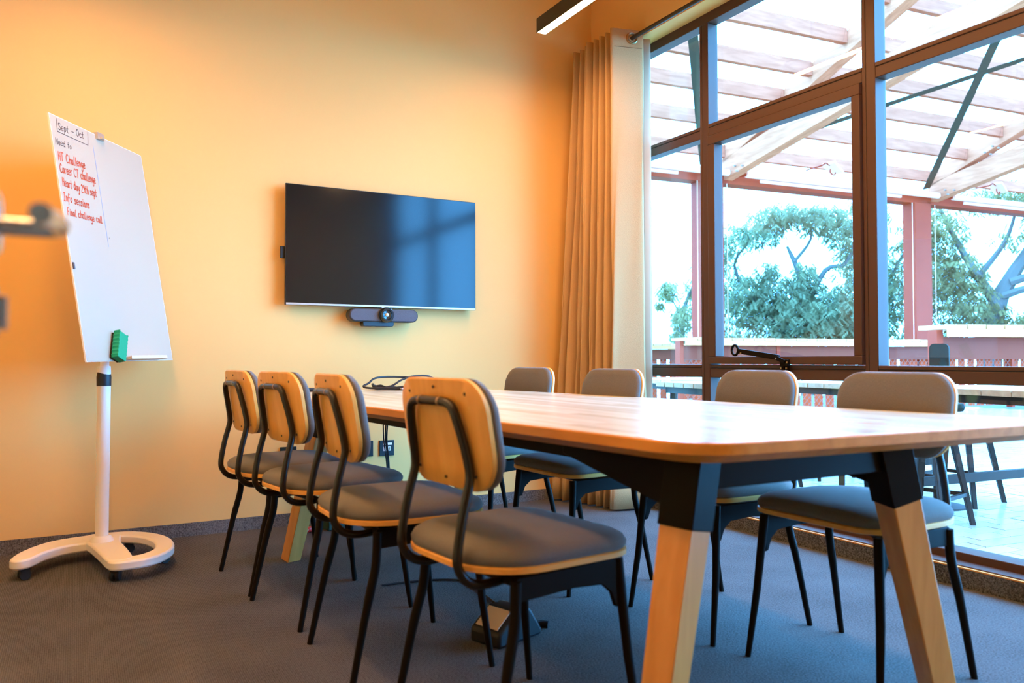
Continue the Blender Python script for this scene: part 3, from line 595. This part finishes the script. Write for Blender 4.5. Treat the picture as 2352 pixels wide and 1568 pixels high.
# handwriting: a small single-stroke alphabet drawn as thin flat ribbons on the board
G = {'S': [[(.5, .9), (.3, 1), (.1, .85), (.15, .6), (.45, .4), (.45, .12), (.2, 0), (.02, .12)]], 'e': [[(.05, .3), (.42, .35), (.35, .6), (.12, .55), (.04, .25), (.2, 0), (.45, .1)]], 'p': [[(.08, .6), (.05, -.4)], [(.08, .5), (.3, .62), (.42, .35), (.25, .02), (.07, .1)]],
 't': [[(.2, .95), (.15, .15), (.3, 0)], [(.0, .6), (.4, .62)]], '-': [[(.1, .35), (.5, .38)]], 'O': [[(.3, 1), (.05, .7), (.08, .2), (.35, 0), (.58, .4), (.5, .85), (.3, 1)]], 'c': [[(.42, .5), (.2, .6), (.04, .3), (.2, 0), (.45, .1)]], 'N': [[(.05, 0), (.1, 1), (.45, 0), (.52, 1)]],
 'd': [[(.4, .5), (.15, .6), (.03, .25), (.2, 0), (.4, .2), (.42, 1)], [(.41, .3), (.48, 0)]], 'o': [[(.22, .6), (.04, .3), (.2, 0), (.42, .3), (.22, .6)]], 'H': [[(.08, 1), (.05, 0)], [(.48, 1), (.45, 0)], [(.05, .5), (.47, .52)]], 'T': [[(.0, 1), (.6, 1)], [(.3, 1), (.27, 0)]],
 'C': [[(.55, .85), (.3, 1), (.05, .6), (.12, .1), (.4, 0), (.58, .12)]], 'h': [[(.1, 1), (.06, 0)], [(.07, .4), (.28, .6), (.38, .4), (.38, 0)]], 'a': [[(.38, .55), (.12, .55), (.03, .2), (.2, 0), (.37, .25), (.38, .55), (.45, 0)]], 'l': [[(.15, 1), (.1, .1), (.22, 0)]],
 'n': [[(.06, .6), (.06, 0)], [(.07, .4), (.26, .6), (.36, .4), (.38, 0)]], 'g': [[(.38, .5), (.15, .6), (.04, .3), (.2, .05), (.38, .3), (.38, -.3), (.2, -.42), (.03, -.3)]], 'r': [[(.06, .6), (.07, 0)], [(.07, .4), (.2, .6), (.35, .55)]], 'y': [[(.05, .6), (.12, .15), (.35, .2)], [(.42, .6), (.3, -.3), (.08, -.35)]],
 'I': [[(.0, 1), (.4, 1)], [(.2, 1), (.2, 0)], [(.0, 0), (.4, 0)]], 'f': [[(.42, .9), (.25, 1), (.18, .7), (.12, -.3)], [(.0, .5), (.38, .52)]], 's': [[(.36, .5), (.18, .6), (.08, .45), (.3, .2), (.2, 0), (.02, .08)]], 'i': [[(.12, .6), (.1, .05), (.2, 0)], [(.14, .82), (.15, .86)]],
 'F': [[(.08, 1), (.05, 0)], [(.08, 1), (.5, 1)], [(.07, .5), (.4, .52)]], '2': [[(.05, .8), (.25, 1), (.42, .75), (.05, 0), (.48, .02)]], '9': [[(.42, .7), (.2, .98), (.06, .7), (.25, .5), (.42, .75), (.35, 0)]], 'k': [[(.1, 1), (.06, 0)], [(.4, .6), (.1, .3), (.42, 0)]]}
def strokes(mb, pl, wd):
    for i in range(len(pl)-1):
        a = Vector((pl[i][0], 0, pl[i][1])); b_ = Vector((pl[i+1][0], 0, pl[i+1][1])); d = b_-a
        if d.length < 1e-6: continue
        d.normalize(); s_ = Vector((-d.z, 0, d.x))*wd/2; e = d*wd*.35; y = Vector((0, -.0007, 0))
        mb.add([a-e-s_+y, b_+e-s_+y, b_+e+s_+y, a-e+s_+y], [(0, 1, 2, 3)])
def write(txt, x0, x1, z, h, wd, mat, drop=0):
    adv = []; x = 0
    for ch in txt:
        if ch == ' ': adv.append(x); x += .45; continue
        adv.append(x); x += max(p[0] for s_ in G[ch] for p in s_)+.14
    k = (x1-x0)/x; mb = MB(); r = random.Random(len(txt))
    for ch, a in zip(txt, adv):
        if ch == ' ': continue
        j = r.uniform(-.04, .04)
        for s_ in G[ch]:
            pl = [Vector(((a+p[0]+.12*p[1])*k+x0-.35, z+(p[1]+j)*h+drop*(a/x), 0)) for p in s_]
            pl = bez(pl, 3) if len(pl) > 2 else pl
            strokes(mb, [(p.x, p.y) for p in pl], wd)
    mb.obj('handwriting', mat, bd, smooth=0)
write('Sept - Oct', .045, .225, .951, .030, .0034, M['dark'], .010)
write('Need to', .012, .120, .884, .026, .0028, M['dark'], .003)
write('HT Challenge', .015, .200, .818, .036, .0042, M['red'], .006)
write('Career CT challenge', .014, .262, .768, .036, .0042, M['red'], .006)
write('Heart day 29th sept', .017, .255, .713, .034, .0042, M['red'], .0)
write('Info sessions', .010, .187, .652, .034, .0042, M['red'], -.002)
write('Final challenge call', .020, .266, .594, .030, .0040, M['red'], .006)
k_ = MB(); strokes(k_, [(.042-.35, .995), (.037-.35, .940), (.245-.35, .938), (.258-.35, .998)], .003); k_.obj('handwriting', M['dark'], bd, smooth=0)
k_ = MB(); strokes(k_, [(.284-.35, .945), (.285-.35, .50)], .0028); k_.obj('handwriting', M['blue'], bd, smooth=0)
k_ = MB(); strokes(k_, [(.299-.35, .537), (.301-.35, .542)], .003); k_.obj('handwriting', M['dark'], bd, smooth=0)
# green eraser clinging to the board
er = thing('board_eraser', 'green ribbed board eraser stuck near the bottom of the flipchart', 'eraser')
em = BM @ Matrix.Rotation(radians(24), 4, 'Y'); em.translation = FB+wv*(-.143)+up*.054-nb*-.0; er.matrix_world = em
out = []
for k in range(7):
    z = -.054+k*.018; out += [(-.030, z+.004), (-.0335, z+.009), (-.030, z+.0145)]
prof = [(-.030, -.058)]+out+[(-.028, .062), (.026, .062)]+[(-x, z) for x, z in out[::-1]]+[(.028, -.058)]
MB().loops([[(x, y, z) for x, z in prof] for y in (-.010, -.040)]).obj('foam_block', M['green'], er, .002); MB().span((-.027, -.011, -.056), (.027, -.001, .060)).obj('felt_pad', M['felt'], er)

# ---- conference table
TC = [(.985, 1.085), (2.18, 1.015), (1.83, 4.00), (.715, 3.93)]      # tabletop corners
def rpoly(C, r, off=0, n=8):
    out = []; N = len(C); cen = sum((Vector(c) for c in C), Vector((0, 0)))/N
    for i in range(N):
        a, b, c = Vector(C[i-1]), Vector(C[i]), Vector(C[(i+1) % N]); d1 = (a-b).normalized(); d2 = (c-b).normalized()
        for k in range(n+1):
            t = k/n; p0 = b+d1*r; p2 = b+d2*r; q = p0*(1-t)**2+b*2*t*(1-t)+p2*t*t; out.append(q)
    if off:
        N2 = len(out); o2 = []
        for i in range(N2):
            d = (out[(i+1) % N2]-out[i-1]).normalized(); o2.append(out[i]+Vector((-d.y, d.x))*off)
        out = o2
    return out
tb = thing('conference_table', 'long pale oak meeting table with splayed legs in black sleeves', 'table', (1.43, 2.50, 0))
ox, oy = 1.43, 2.50; ZT = .735
C0 = [(x-ox, y-oy) for x, y in TC]
top = MB(); top.loops([[(p.x, p.y, z) for p in rpoly(C0, .13, off)] for z, off in ((ZT-.001, .004), (ZT, .012))][::1], cap=False)
rg = [(p.x, p.y, ZT) for p in rpoly(C0, .13, .012)]; top.add(rg, [tuple(range(len(rg)))]); 
to = top.obj('tabletop', M['table'], tb, smooth=40)
ed = MB(); ed.loops([[(p.x, p.y, z) for p in rpoly(C0, .13, off)] for z, off in ((ZT-.001, .004), (ZT-.004, .0), (ZT-.024, .0), (ZT-.044, .045))], cap=False)
rg = [(p.x, p.y, ZT-.044) for p in rpoly(C0, .13, .045)]; ed.add(rg, [tuple(range(len(rg)))]); ed.obj('table_edge', M['tabledge'], tb, smooth=30)
MB().bar((1.53-ox, 1.44-oy, ZT+.0002), (1.71-ox, 1.15-oy, ZT+.0002), .003, .0006).obj('cable_flap_seam', M['tabledge'], tb)
legs = [((1.118, 1.245), (.985, 1.235), -1), ((1.712, 1.235), (1.912, 1.225), 1), ((.985, 3.50), (.845, 3.56), -1), ((1.600, 3.56), (1.760, 3.62), 1)]
for (a, b_, sg) in legs:
    A = Vector((a[0]-ox, a[1]-oy, .69)); B = Vector((b_[0]-ox, b_[1]-oy, 0)); f = .205; Q = A.lerp(B, f)
    L_ = MB(); L_.bar(Q, B+(B-A).normalized()*.003, .076, .076, up=(sg*.30, .95, 0), w2=.062, h2=.062); lg = L_.obj('leg', M['leg'], tb, .003)
    MB().bar(A, A.lerp(B, f+.005), .083, .083, up=(sg*.30, .95, 0), w2=.082, h2=.082).obj('leg_sleeve', M['black'], tb, .002)
    sy = 1 if a[1] < 2.5 else -1; g_ = MB(); dx = -.10*sy
    g_.loops([[(A.x+o+.0, A.y, .69), (A.x+o+dx*.3, A.y+sy*.42, .69), (A.x+o+dx*.3, A.y+sy*.42, .655), (A.x+o-sg*0+(B.x-A.x)*.16, A.y+(B.y-A.y)*.16, .575)] for o in (-.022, .022)]); g_.obj('gusset', M['black'], tb, .002)
rl = MB()
rl.bar((1.118-ox, 1.245-oy, .655), (1.712-ox, 1.235-oy, .655), .03, .07); rl.obj('end_rail', M['black'], tb, .002)
rl = MB(); rl.bar((.985-ox, 3.50-oy, .655), (1.60-ox, 3.56-oy, .655), .03, .07); rl.obj('end_rail', M['black'], tb, .002)
for (a, b_) in (((1.118, 1.245), (.985, 3.50)), ((1.712, 1.235), (1.60, 3.56))):
    rl = MB(); rl.bar((a[0]-ox, a[1]-oy, .668), (b_[0]-ox, b_[1]-oy, .668), .03, .045); rl.obj('side_rail', M['black'], tb, .002)

# ---- chairs
ch0 = thing('dining_chair', 'c', 'chair', (0, 0, 0), 0, 'chairs around the conference table')
ol = rrect(-.205, .222, -.225, .225, [.085, .15, .15, .085], 9)
def inset(o, d): return [(x*(1-d/.21)+.004*d, y*(1-d/.225)) for x, y in o]
ss = MB(); ss.loops([[(x, y, .4345) for x, y in inset(ol, .006)], [(x, y, .437) for x, y in ol], [(x, y, .448) for x, y in ol], [(x, y, .451) for x, y in inset(ol, .004)]]); ss.obj('seat_shell', M['plyedge'], ch0)
cu = MB(); cu.loops([[(x, y, z) for x, y in inset(ol, d)] for d, z in ((.006, .449), (.001, .456), (.0, .466), (.006, .477), (.02, .486), (.06, .493), (.12, .4965))]); cu.obj('seat_cushion', M['fabric'], ch0, smooth=60)
def bpt(y, z, dx):       # backrest surface: leans back and wraps forward at the sides
    return (-.187-.165*(z-.70)+.30*y*y+dx, y, z)
bo = rrect(-.188, .188, .600, .848, [.075, .075, .085, .085], 8)
def brings(seq): return [[bpt(y*(1-d/.19), .724+(z-.724)*(1-d/.124), dx) for y, z in bo] for d, dx in seq]
bb = MB(); bb.loops(brings([(.10, .0), (.05, .0), (.004, .0), (.0, .003), (.0, .013), (.003, .016), (.05, .016)])); bo_ = bb.obj('backrest', M['ply'], ch0)
bp_ = MB(); bp_.loops(brings([(.05, .0155), (.006, .0155), (.0, .021), (.001, .033), (.008, .041), (.03, .046), (.10, .048)])); bp_.obj('back_cushion', M['fabric'], ch0, smooth=60)
for y, z in ((-.125, .815), (0, .828), (.125, .815), (-.125, .635), (0, .622), (.125, .635)):
    x, _, _ = bpt(y, z, 0); s_ = MB(); s_.lathe([(0, 0), (.0042, 0), (.0036, .0014), (0, .0014)], 8, (x, y, z), Matrix.Rotation(-pi/2, 3, 'Y')); s_.obj('screw', M['seam'], bo_)
arm = [(.10, .122, .412), (-.06, .124, .408), (-.145, .126, .402), (-.190, .127, .412), (-.216, .128, .440), (-.221, .128, .475), (-.208, .127, .55), (-.191, .125, .615), (-.187, .123, .645), (-.196, .117, .70), (-.208, .106, .755), (-.213, .095, .782), (-.2145, .075, .794), (-.2145, .045, .797)]
full = bez(arm, 4)+bez([(x, -y, z) for x, y, z in arm[::-1]], 4)
bf = MB(); bf.tube(full, .0108, 12); bf.obj('back_frame', M['tube'], ch0)
for y in (-.044, .044): MB().tube([(-.2145, y-.004, .797), (-.2145, y+.004, .797)], .0113, 12).obj('frame_plug', M['bronze'], ch0)
for sg in (1, -1):
    MB().tube([(.178, sg*.190, .425), (.196, sg*.205, .20), (.222, sg*.219, 0)], [.0135, .0115, .0085], 12).obj('leg', M['black'], ch0)
    MB().tube(bez([(-.118, sg*.196, .418), (-.120, sg*.197, .365), (-.126, sg*.200, .315), (-.150, sg*.206, .22), (-.197, sg*.215, 0)], 5), [.0125]*15+[.0115, .011, .0105, .010, .0095, .009], 12).obj('leg', M['black'], ch0)
    r_ = MB(); pr = [(-.118, .425), (-.118, .372), (.04, .378), (.125, .372), (.152, .35), (.166, .315), (.178, .312), (.178, .425)]
    r_.loops([[(x, sg*(.192)+o, z) for x, z in pr] for o in (-.006, .006)]); r_.obj('side_rail', M['black'], ch0, .002)
cr_ = MB(); cr_.tube([(-.100, -.195, .408), (-.100, .195, .408)], .011, 10); cr_.tube([(.10, -.19, .418), (.10, .19, .418)], .011, 10); each(cr_, 'cross_rail', M['black'], ch0)
poses = [(.761, 3.324, 5.2, 'farthest wooden-backed chair on the left side, beside the flipchart'), (.810, 2.856, 9.5, 'second wooden-backed chair from the back wall on the left side'), (.846, 2.269, -.4, 'third wooden-backed chair from the back wall, left of the nearest one'),
         (.918, 1.676, 6.1, 'nearest wooden-backed chair, largest in view, left of the table'), (1.816, 3.391, 185.7, 'far grey chair across the table against the cream wall'), (1.834, 2.729, 183.0, 'grey chair across the table in front of the curtain'),
         (1.967, 2.064, 177.6, 'grey chair across the table below the window stay'), (1.995, 1.526, 180.9, 'nearest grey chair on the window side, at the right')]
for k, (x, y, r, lab) in enumerate(poses):
    if k == 0: ch0.location = (x, y, 0); ch0.rotation_euler = (0, 0, radians(r)); ch0['label'] = lab
    else: dup(ch0, (x, y, 0), radians(r), lab)

# ---- curtain and rod
cu_ = thing('curtain', 'tan linen eyelet curtain gathered in the corner beside the window', 'curtain', (2.9, 3.95, 0))
rc = random.Random(11)
base = [(2.88, 3.742), (2.93, 3.730), (2.950, 3.720), (2.952, 3.711), (2.943, 3.707), (2.88, 3.724), (2.80, 3.743), (2.765, 3.752), (2.757, 3.760), (2.768, 3.768)]
yk = 3.768
for k in range(7):
    xr = 2.955+rc.uniform(-.02, .02); xl = 2.757+rc.uniform(-.012, .03); p = .052+rc.uniform(-.010, .010); h = p/2
    base += [(2.86, yk+h*.45), (xr-.02, yk+h*.85), (xr, yk+h), (xr-.02, yk+h*1.15), (2.86, yk+h*1.5), (xl+.012, yk+p*.90), (xl, yk+p), (xl+.012, yk+p*1.08)]; yk += p*1.08
base += [(2.86, yk+.03), (2.93, yk+.04)]
rings = []; ZN = 26; Ztop = 2.846
for iz in range(ZN):
    f = iz/(ZN-1); z = .012+(Ztop-.012)*f; ring = []
    pp = bez([(x, y, 0) for x, y in base], 3); N = len(pp)
    for i, p in enumerate(pp):
        q = i/(N-1); spread = (1-f)**1.15; far = max(0, q-.12)/.88
        x = p.x-.15*spread*far**1.1+.014*sin(i*.21+f*4)*spread+.006*sin(i*.9+f*11)*min(1, 4*(1-f))
        y = p.y+(.045*far+.008*sin(i*.33+f*7))*(1-f)
        ring.append((x-2.9, min(y, 4.272)-3.95, z))
    rings.append(ring)
me = bpy.data.meshes.new('curtain_cloth'); N = len(rings[0])
me.from_pydata([v for r in rings for v in r], [], [(j*N+i, j*N+i+1, (j+1)*N+i+1, (j+1)*N+i) for j in range(ZN-1) for i in range(N-1)])
me.materials.append(M['linen']); me.shade_smooth(); co = bpy.data.objects.new('curtain_cloth', me); COL.objects.link(co); co.parent = cu_
sd_ = co.modifiers.new('solid', 'SOLIDIFY'); sd_.thickness = .003
hb = MB(); hb.bar((2.942-2.9, 3.7035-3.95, 2.738), (2.772-2.9, 3.7455-3.95, 2.738), .002, .002); hb.obj('hem_stitch', M['bronze'], cu_)
ey = MB(); ey.tube([(-.018+.029*cos(a), -.229-.007*cos(a), 2.796+.030*sin(a)) for a in [2*pi*k/28 for k in range(28)]], .0085, 8, closed=True); ey.obj('eyelet', M['bronze'], cu_); MB().tube([(-.018, -.2285, 2.796), (-.0172, -.2255, 2.796)], .027, 20).obj('eyelet_hole', M['seam'], cu_)
li = MB(); lp = bez([(2.965, 3.750, 0), (2.985, 3.738, 0), (3.022, 3.728, 0), (3.032, 3.745, 0), (3.02, 3.80, 0), (3.04, 3.88, 0)], 5)
lo = [[(p.x-2.9, p.y-3.95, z) for p in lp] for z in (.012, 1.4, 2.82)]
li.add([v for r in lo for v in r], [(j*len(lp)+i, j*len(lp)+i+1, (j+1)*len(lp)+i+1, (j+1)*len(lp)+i) for j in range(2) for i in range(len(lp)-1)])
lob = li.obj('lining', M['lining'], cu_); s2 = lob.modifiers.new('solid', 'SOLIDIFY'); s2.thickness = .002
rd = thing('curtain_rod', 'dark bronze curtain rod running along the top of the window', 'curtain rod', (2.882, 2.0, 2.796))
MB().cyl((0, -1.98, 0), (0, 2.28, 0), .0125, 14).obj('pole', M['lampbody'], rd)
for y in (-1.6, .6, 2.1): b = MB(); b.cyl((0, y, 0), (.108, y, .06), .007, 8); b.lathe([(0, 0), (.025, 0), (.025, .006), (0, .006)], 14, (.102, y, .06), Matrix.Rotation(pi/2, 3, 'Y')); b.obj('bracket', M['lampbody'], rd)

# ---- wall plates, cables, small things on table and floor
def plate(x, z, label, kind):
    t = thing('wall_socket', label, 'socket', (x, YB, z), 0, 'black wall sockets')
    MB().span((-.044, -.009, -.044), (.044, 0, .044)).obj('plate', M['socket'], t, .002)
    if kind == 'data':
        for a in (-.012, .014): k = MB(); k.span((a-.008, -.0105, -.016), (a+.008, -.009, .008)); k.obj('port', M['socketw'], t); MB().span((a-.004, -.0108, -.010), (a+.004, -.0104, .004)).obj('port_hole', M['bronze'], t)
        MB().span((-.022, -.0100, .017), (.030, -.009, .030)).obj('name_strip', M['white'], t)
    else:
        MB().span((.005, -.0105, .022), (.02, -.009, .028)).obj('indicator', M['led'], t); MB().span((-.012, -.0100, -.02), (-.004, -.009, .0)).obj('socket_hole', M['seam'], t); MB().span((.006, -.0100, -.02), (.012, -.009, .0)).obj('socket_hole', M['seam'], t)
    return t
plate(1.560, .385, 'black data plate with two white ports behind the hanging cables', 'data'); plate(1.435, .387, 'black power socket with a red light beside the data plate', 'power'); plate(1.005, .378, 'black power socket low on the wall behind the second chair', 'power')
hc = thing('hanging_cable', 'bundle of black cables hanging from the table end to the floor', 'cable', (1.45, 4.0, 0))
for k, dx in enumerate((-.012, .004, .014)):
    MB().tube(bez([(.0+dx, -.035, .70), (.0+dx*1.2, .0, .62), (.012+dx*.7, .05, .47), (.045+dx*.5, .10, .33), (.055+dx*.4, .11, .18), (.05+dx*.6, .12, .04), (.06+dx*2, .08, .005)], 5), .0038, 8).obj('wire', M['blacksoft'], hc)
cc = thing('cable_coil', 'loose coil of black cables lying on the far end of the table', 'cable', (1.46, 3.80, ZT))
for k in range(4):
    r = .10+.025*k; z0 = .006+.006*k
    MB().tube([( (r+.02*sin(3*a+k))*cos(a)*1.15, (r*.5+.02*cos(2*a+k))*sin(a), max(.006, z0+.012*sin(2*a+k)+(.045 if k == 3 else 0)*max(0, sin(a+.4)))) for a in [2*pi*i/40 for i in range(40)]], .0052, 8, closed=True).obj('cable_loop', M['blacksoft'], cc)
MB().tube(bez([(-.14, .0, .008), (-.06, -.01, .02), (0, 0, .05), (.07, .01, .068), (.16, .02, .066), (.22, .03, .03), (.25, .03, .006)], 6), .005, 8).obj('cable_loop', M['blacksoft'], cc)
MB().box((-.02, -.085, .014), (.035, .02, .016)).obj('cable_tag', M['white'], cc, .002); cc.children[-1]['label'] = 'white tag'
ph = thing('cable_grommet_bar', 'small flat black bar lying at the far left table corner', 'power bar', (.94, 3.80, ZT)); MB().span((-.06, -.03, 0), (.10, .03, .018)).obj('bar', M['blacksoft'], ph, .004); MB().span((-.05, -.031, .006), (.09, -.0295, .012)).obj('strip', M['teal'], ph)
fb = thing('floor_console', 'black wedge-shaped console with a beige top panel under the nearest chair', 'console', (1.215, 2.235, 0), radians(18))
w1 = [(-.10, 0), (.10, 0), (.10, .02), (.045, .10), (-.02, .10), (-.10, .045)]
MB().loops([[(x, y, z) for x, z in w1] for y in (-.065, .065)]).obj('casing', M['blacksoft'], fb, .010)
pn = MB(); pn.bar((-.090, 0, .0545), (-.028, 0, .0985), .095, .004, up=(-.55, 0, .8)); pn.obj('top_panel', M['beige'], fb, .001); fb.children[-1]['label'] = 'beige top panel'
MB().tube(bez([(.09, 0, .02), (.14, -.01, .012), (.16, -.04, .010)], 4), .012, 8).obj('cable_boot', M['blacksoft'], fb)
fw = tag(MB().tube(bez([(1.06, 2.97, .005), (1.17, 2.96, .005), (1.29, 2.93, .005), (1.37, 2.86, .005), (1.36, 2.72, .005), (1.33, 2.45, .005), (1.31, 2.28, .006)], 5), .0042, 8).obj('floor_cable', M['blacksoft']), 'thin black cable lying on the carpet under the table', 'cable')
gb = thing('floor_box', 'dark green floor box on the carpet by the back wall', 'box', (1.22, 4.12, 0), .1); MB().span((-.07, -.06, 0), (.07, .06, .105)).obj('case', M['greend'], gb, .006); MB().span((-.06, -.055, .104), (.06, .055, .112)).obj('lid', M['blacksoft'], gb, .003)
rp = thing('red_plug', 'red and white plug on the carpet behind the far table leg', 'plug', (1.07, 4.08, 0), .4); MB().cyl((-.02, 0, .016), (.02, 0, .016), .015, 12).obj('body', M['redp'], rp); MB().cyl((-.03, 0, .016), (-.02, 0, .016), .011, 12).obj('nose', M['white'], rp); MB().cyl((.02, 0, .016), (.05, 0, .012), .006, 8).obj('cord_end', M['blacksoft'], rp)
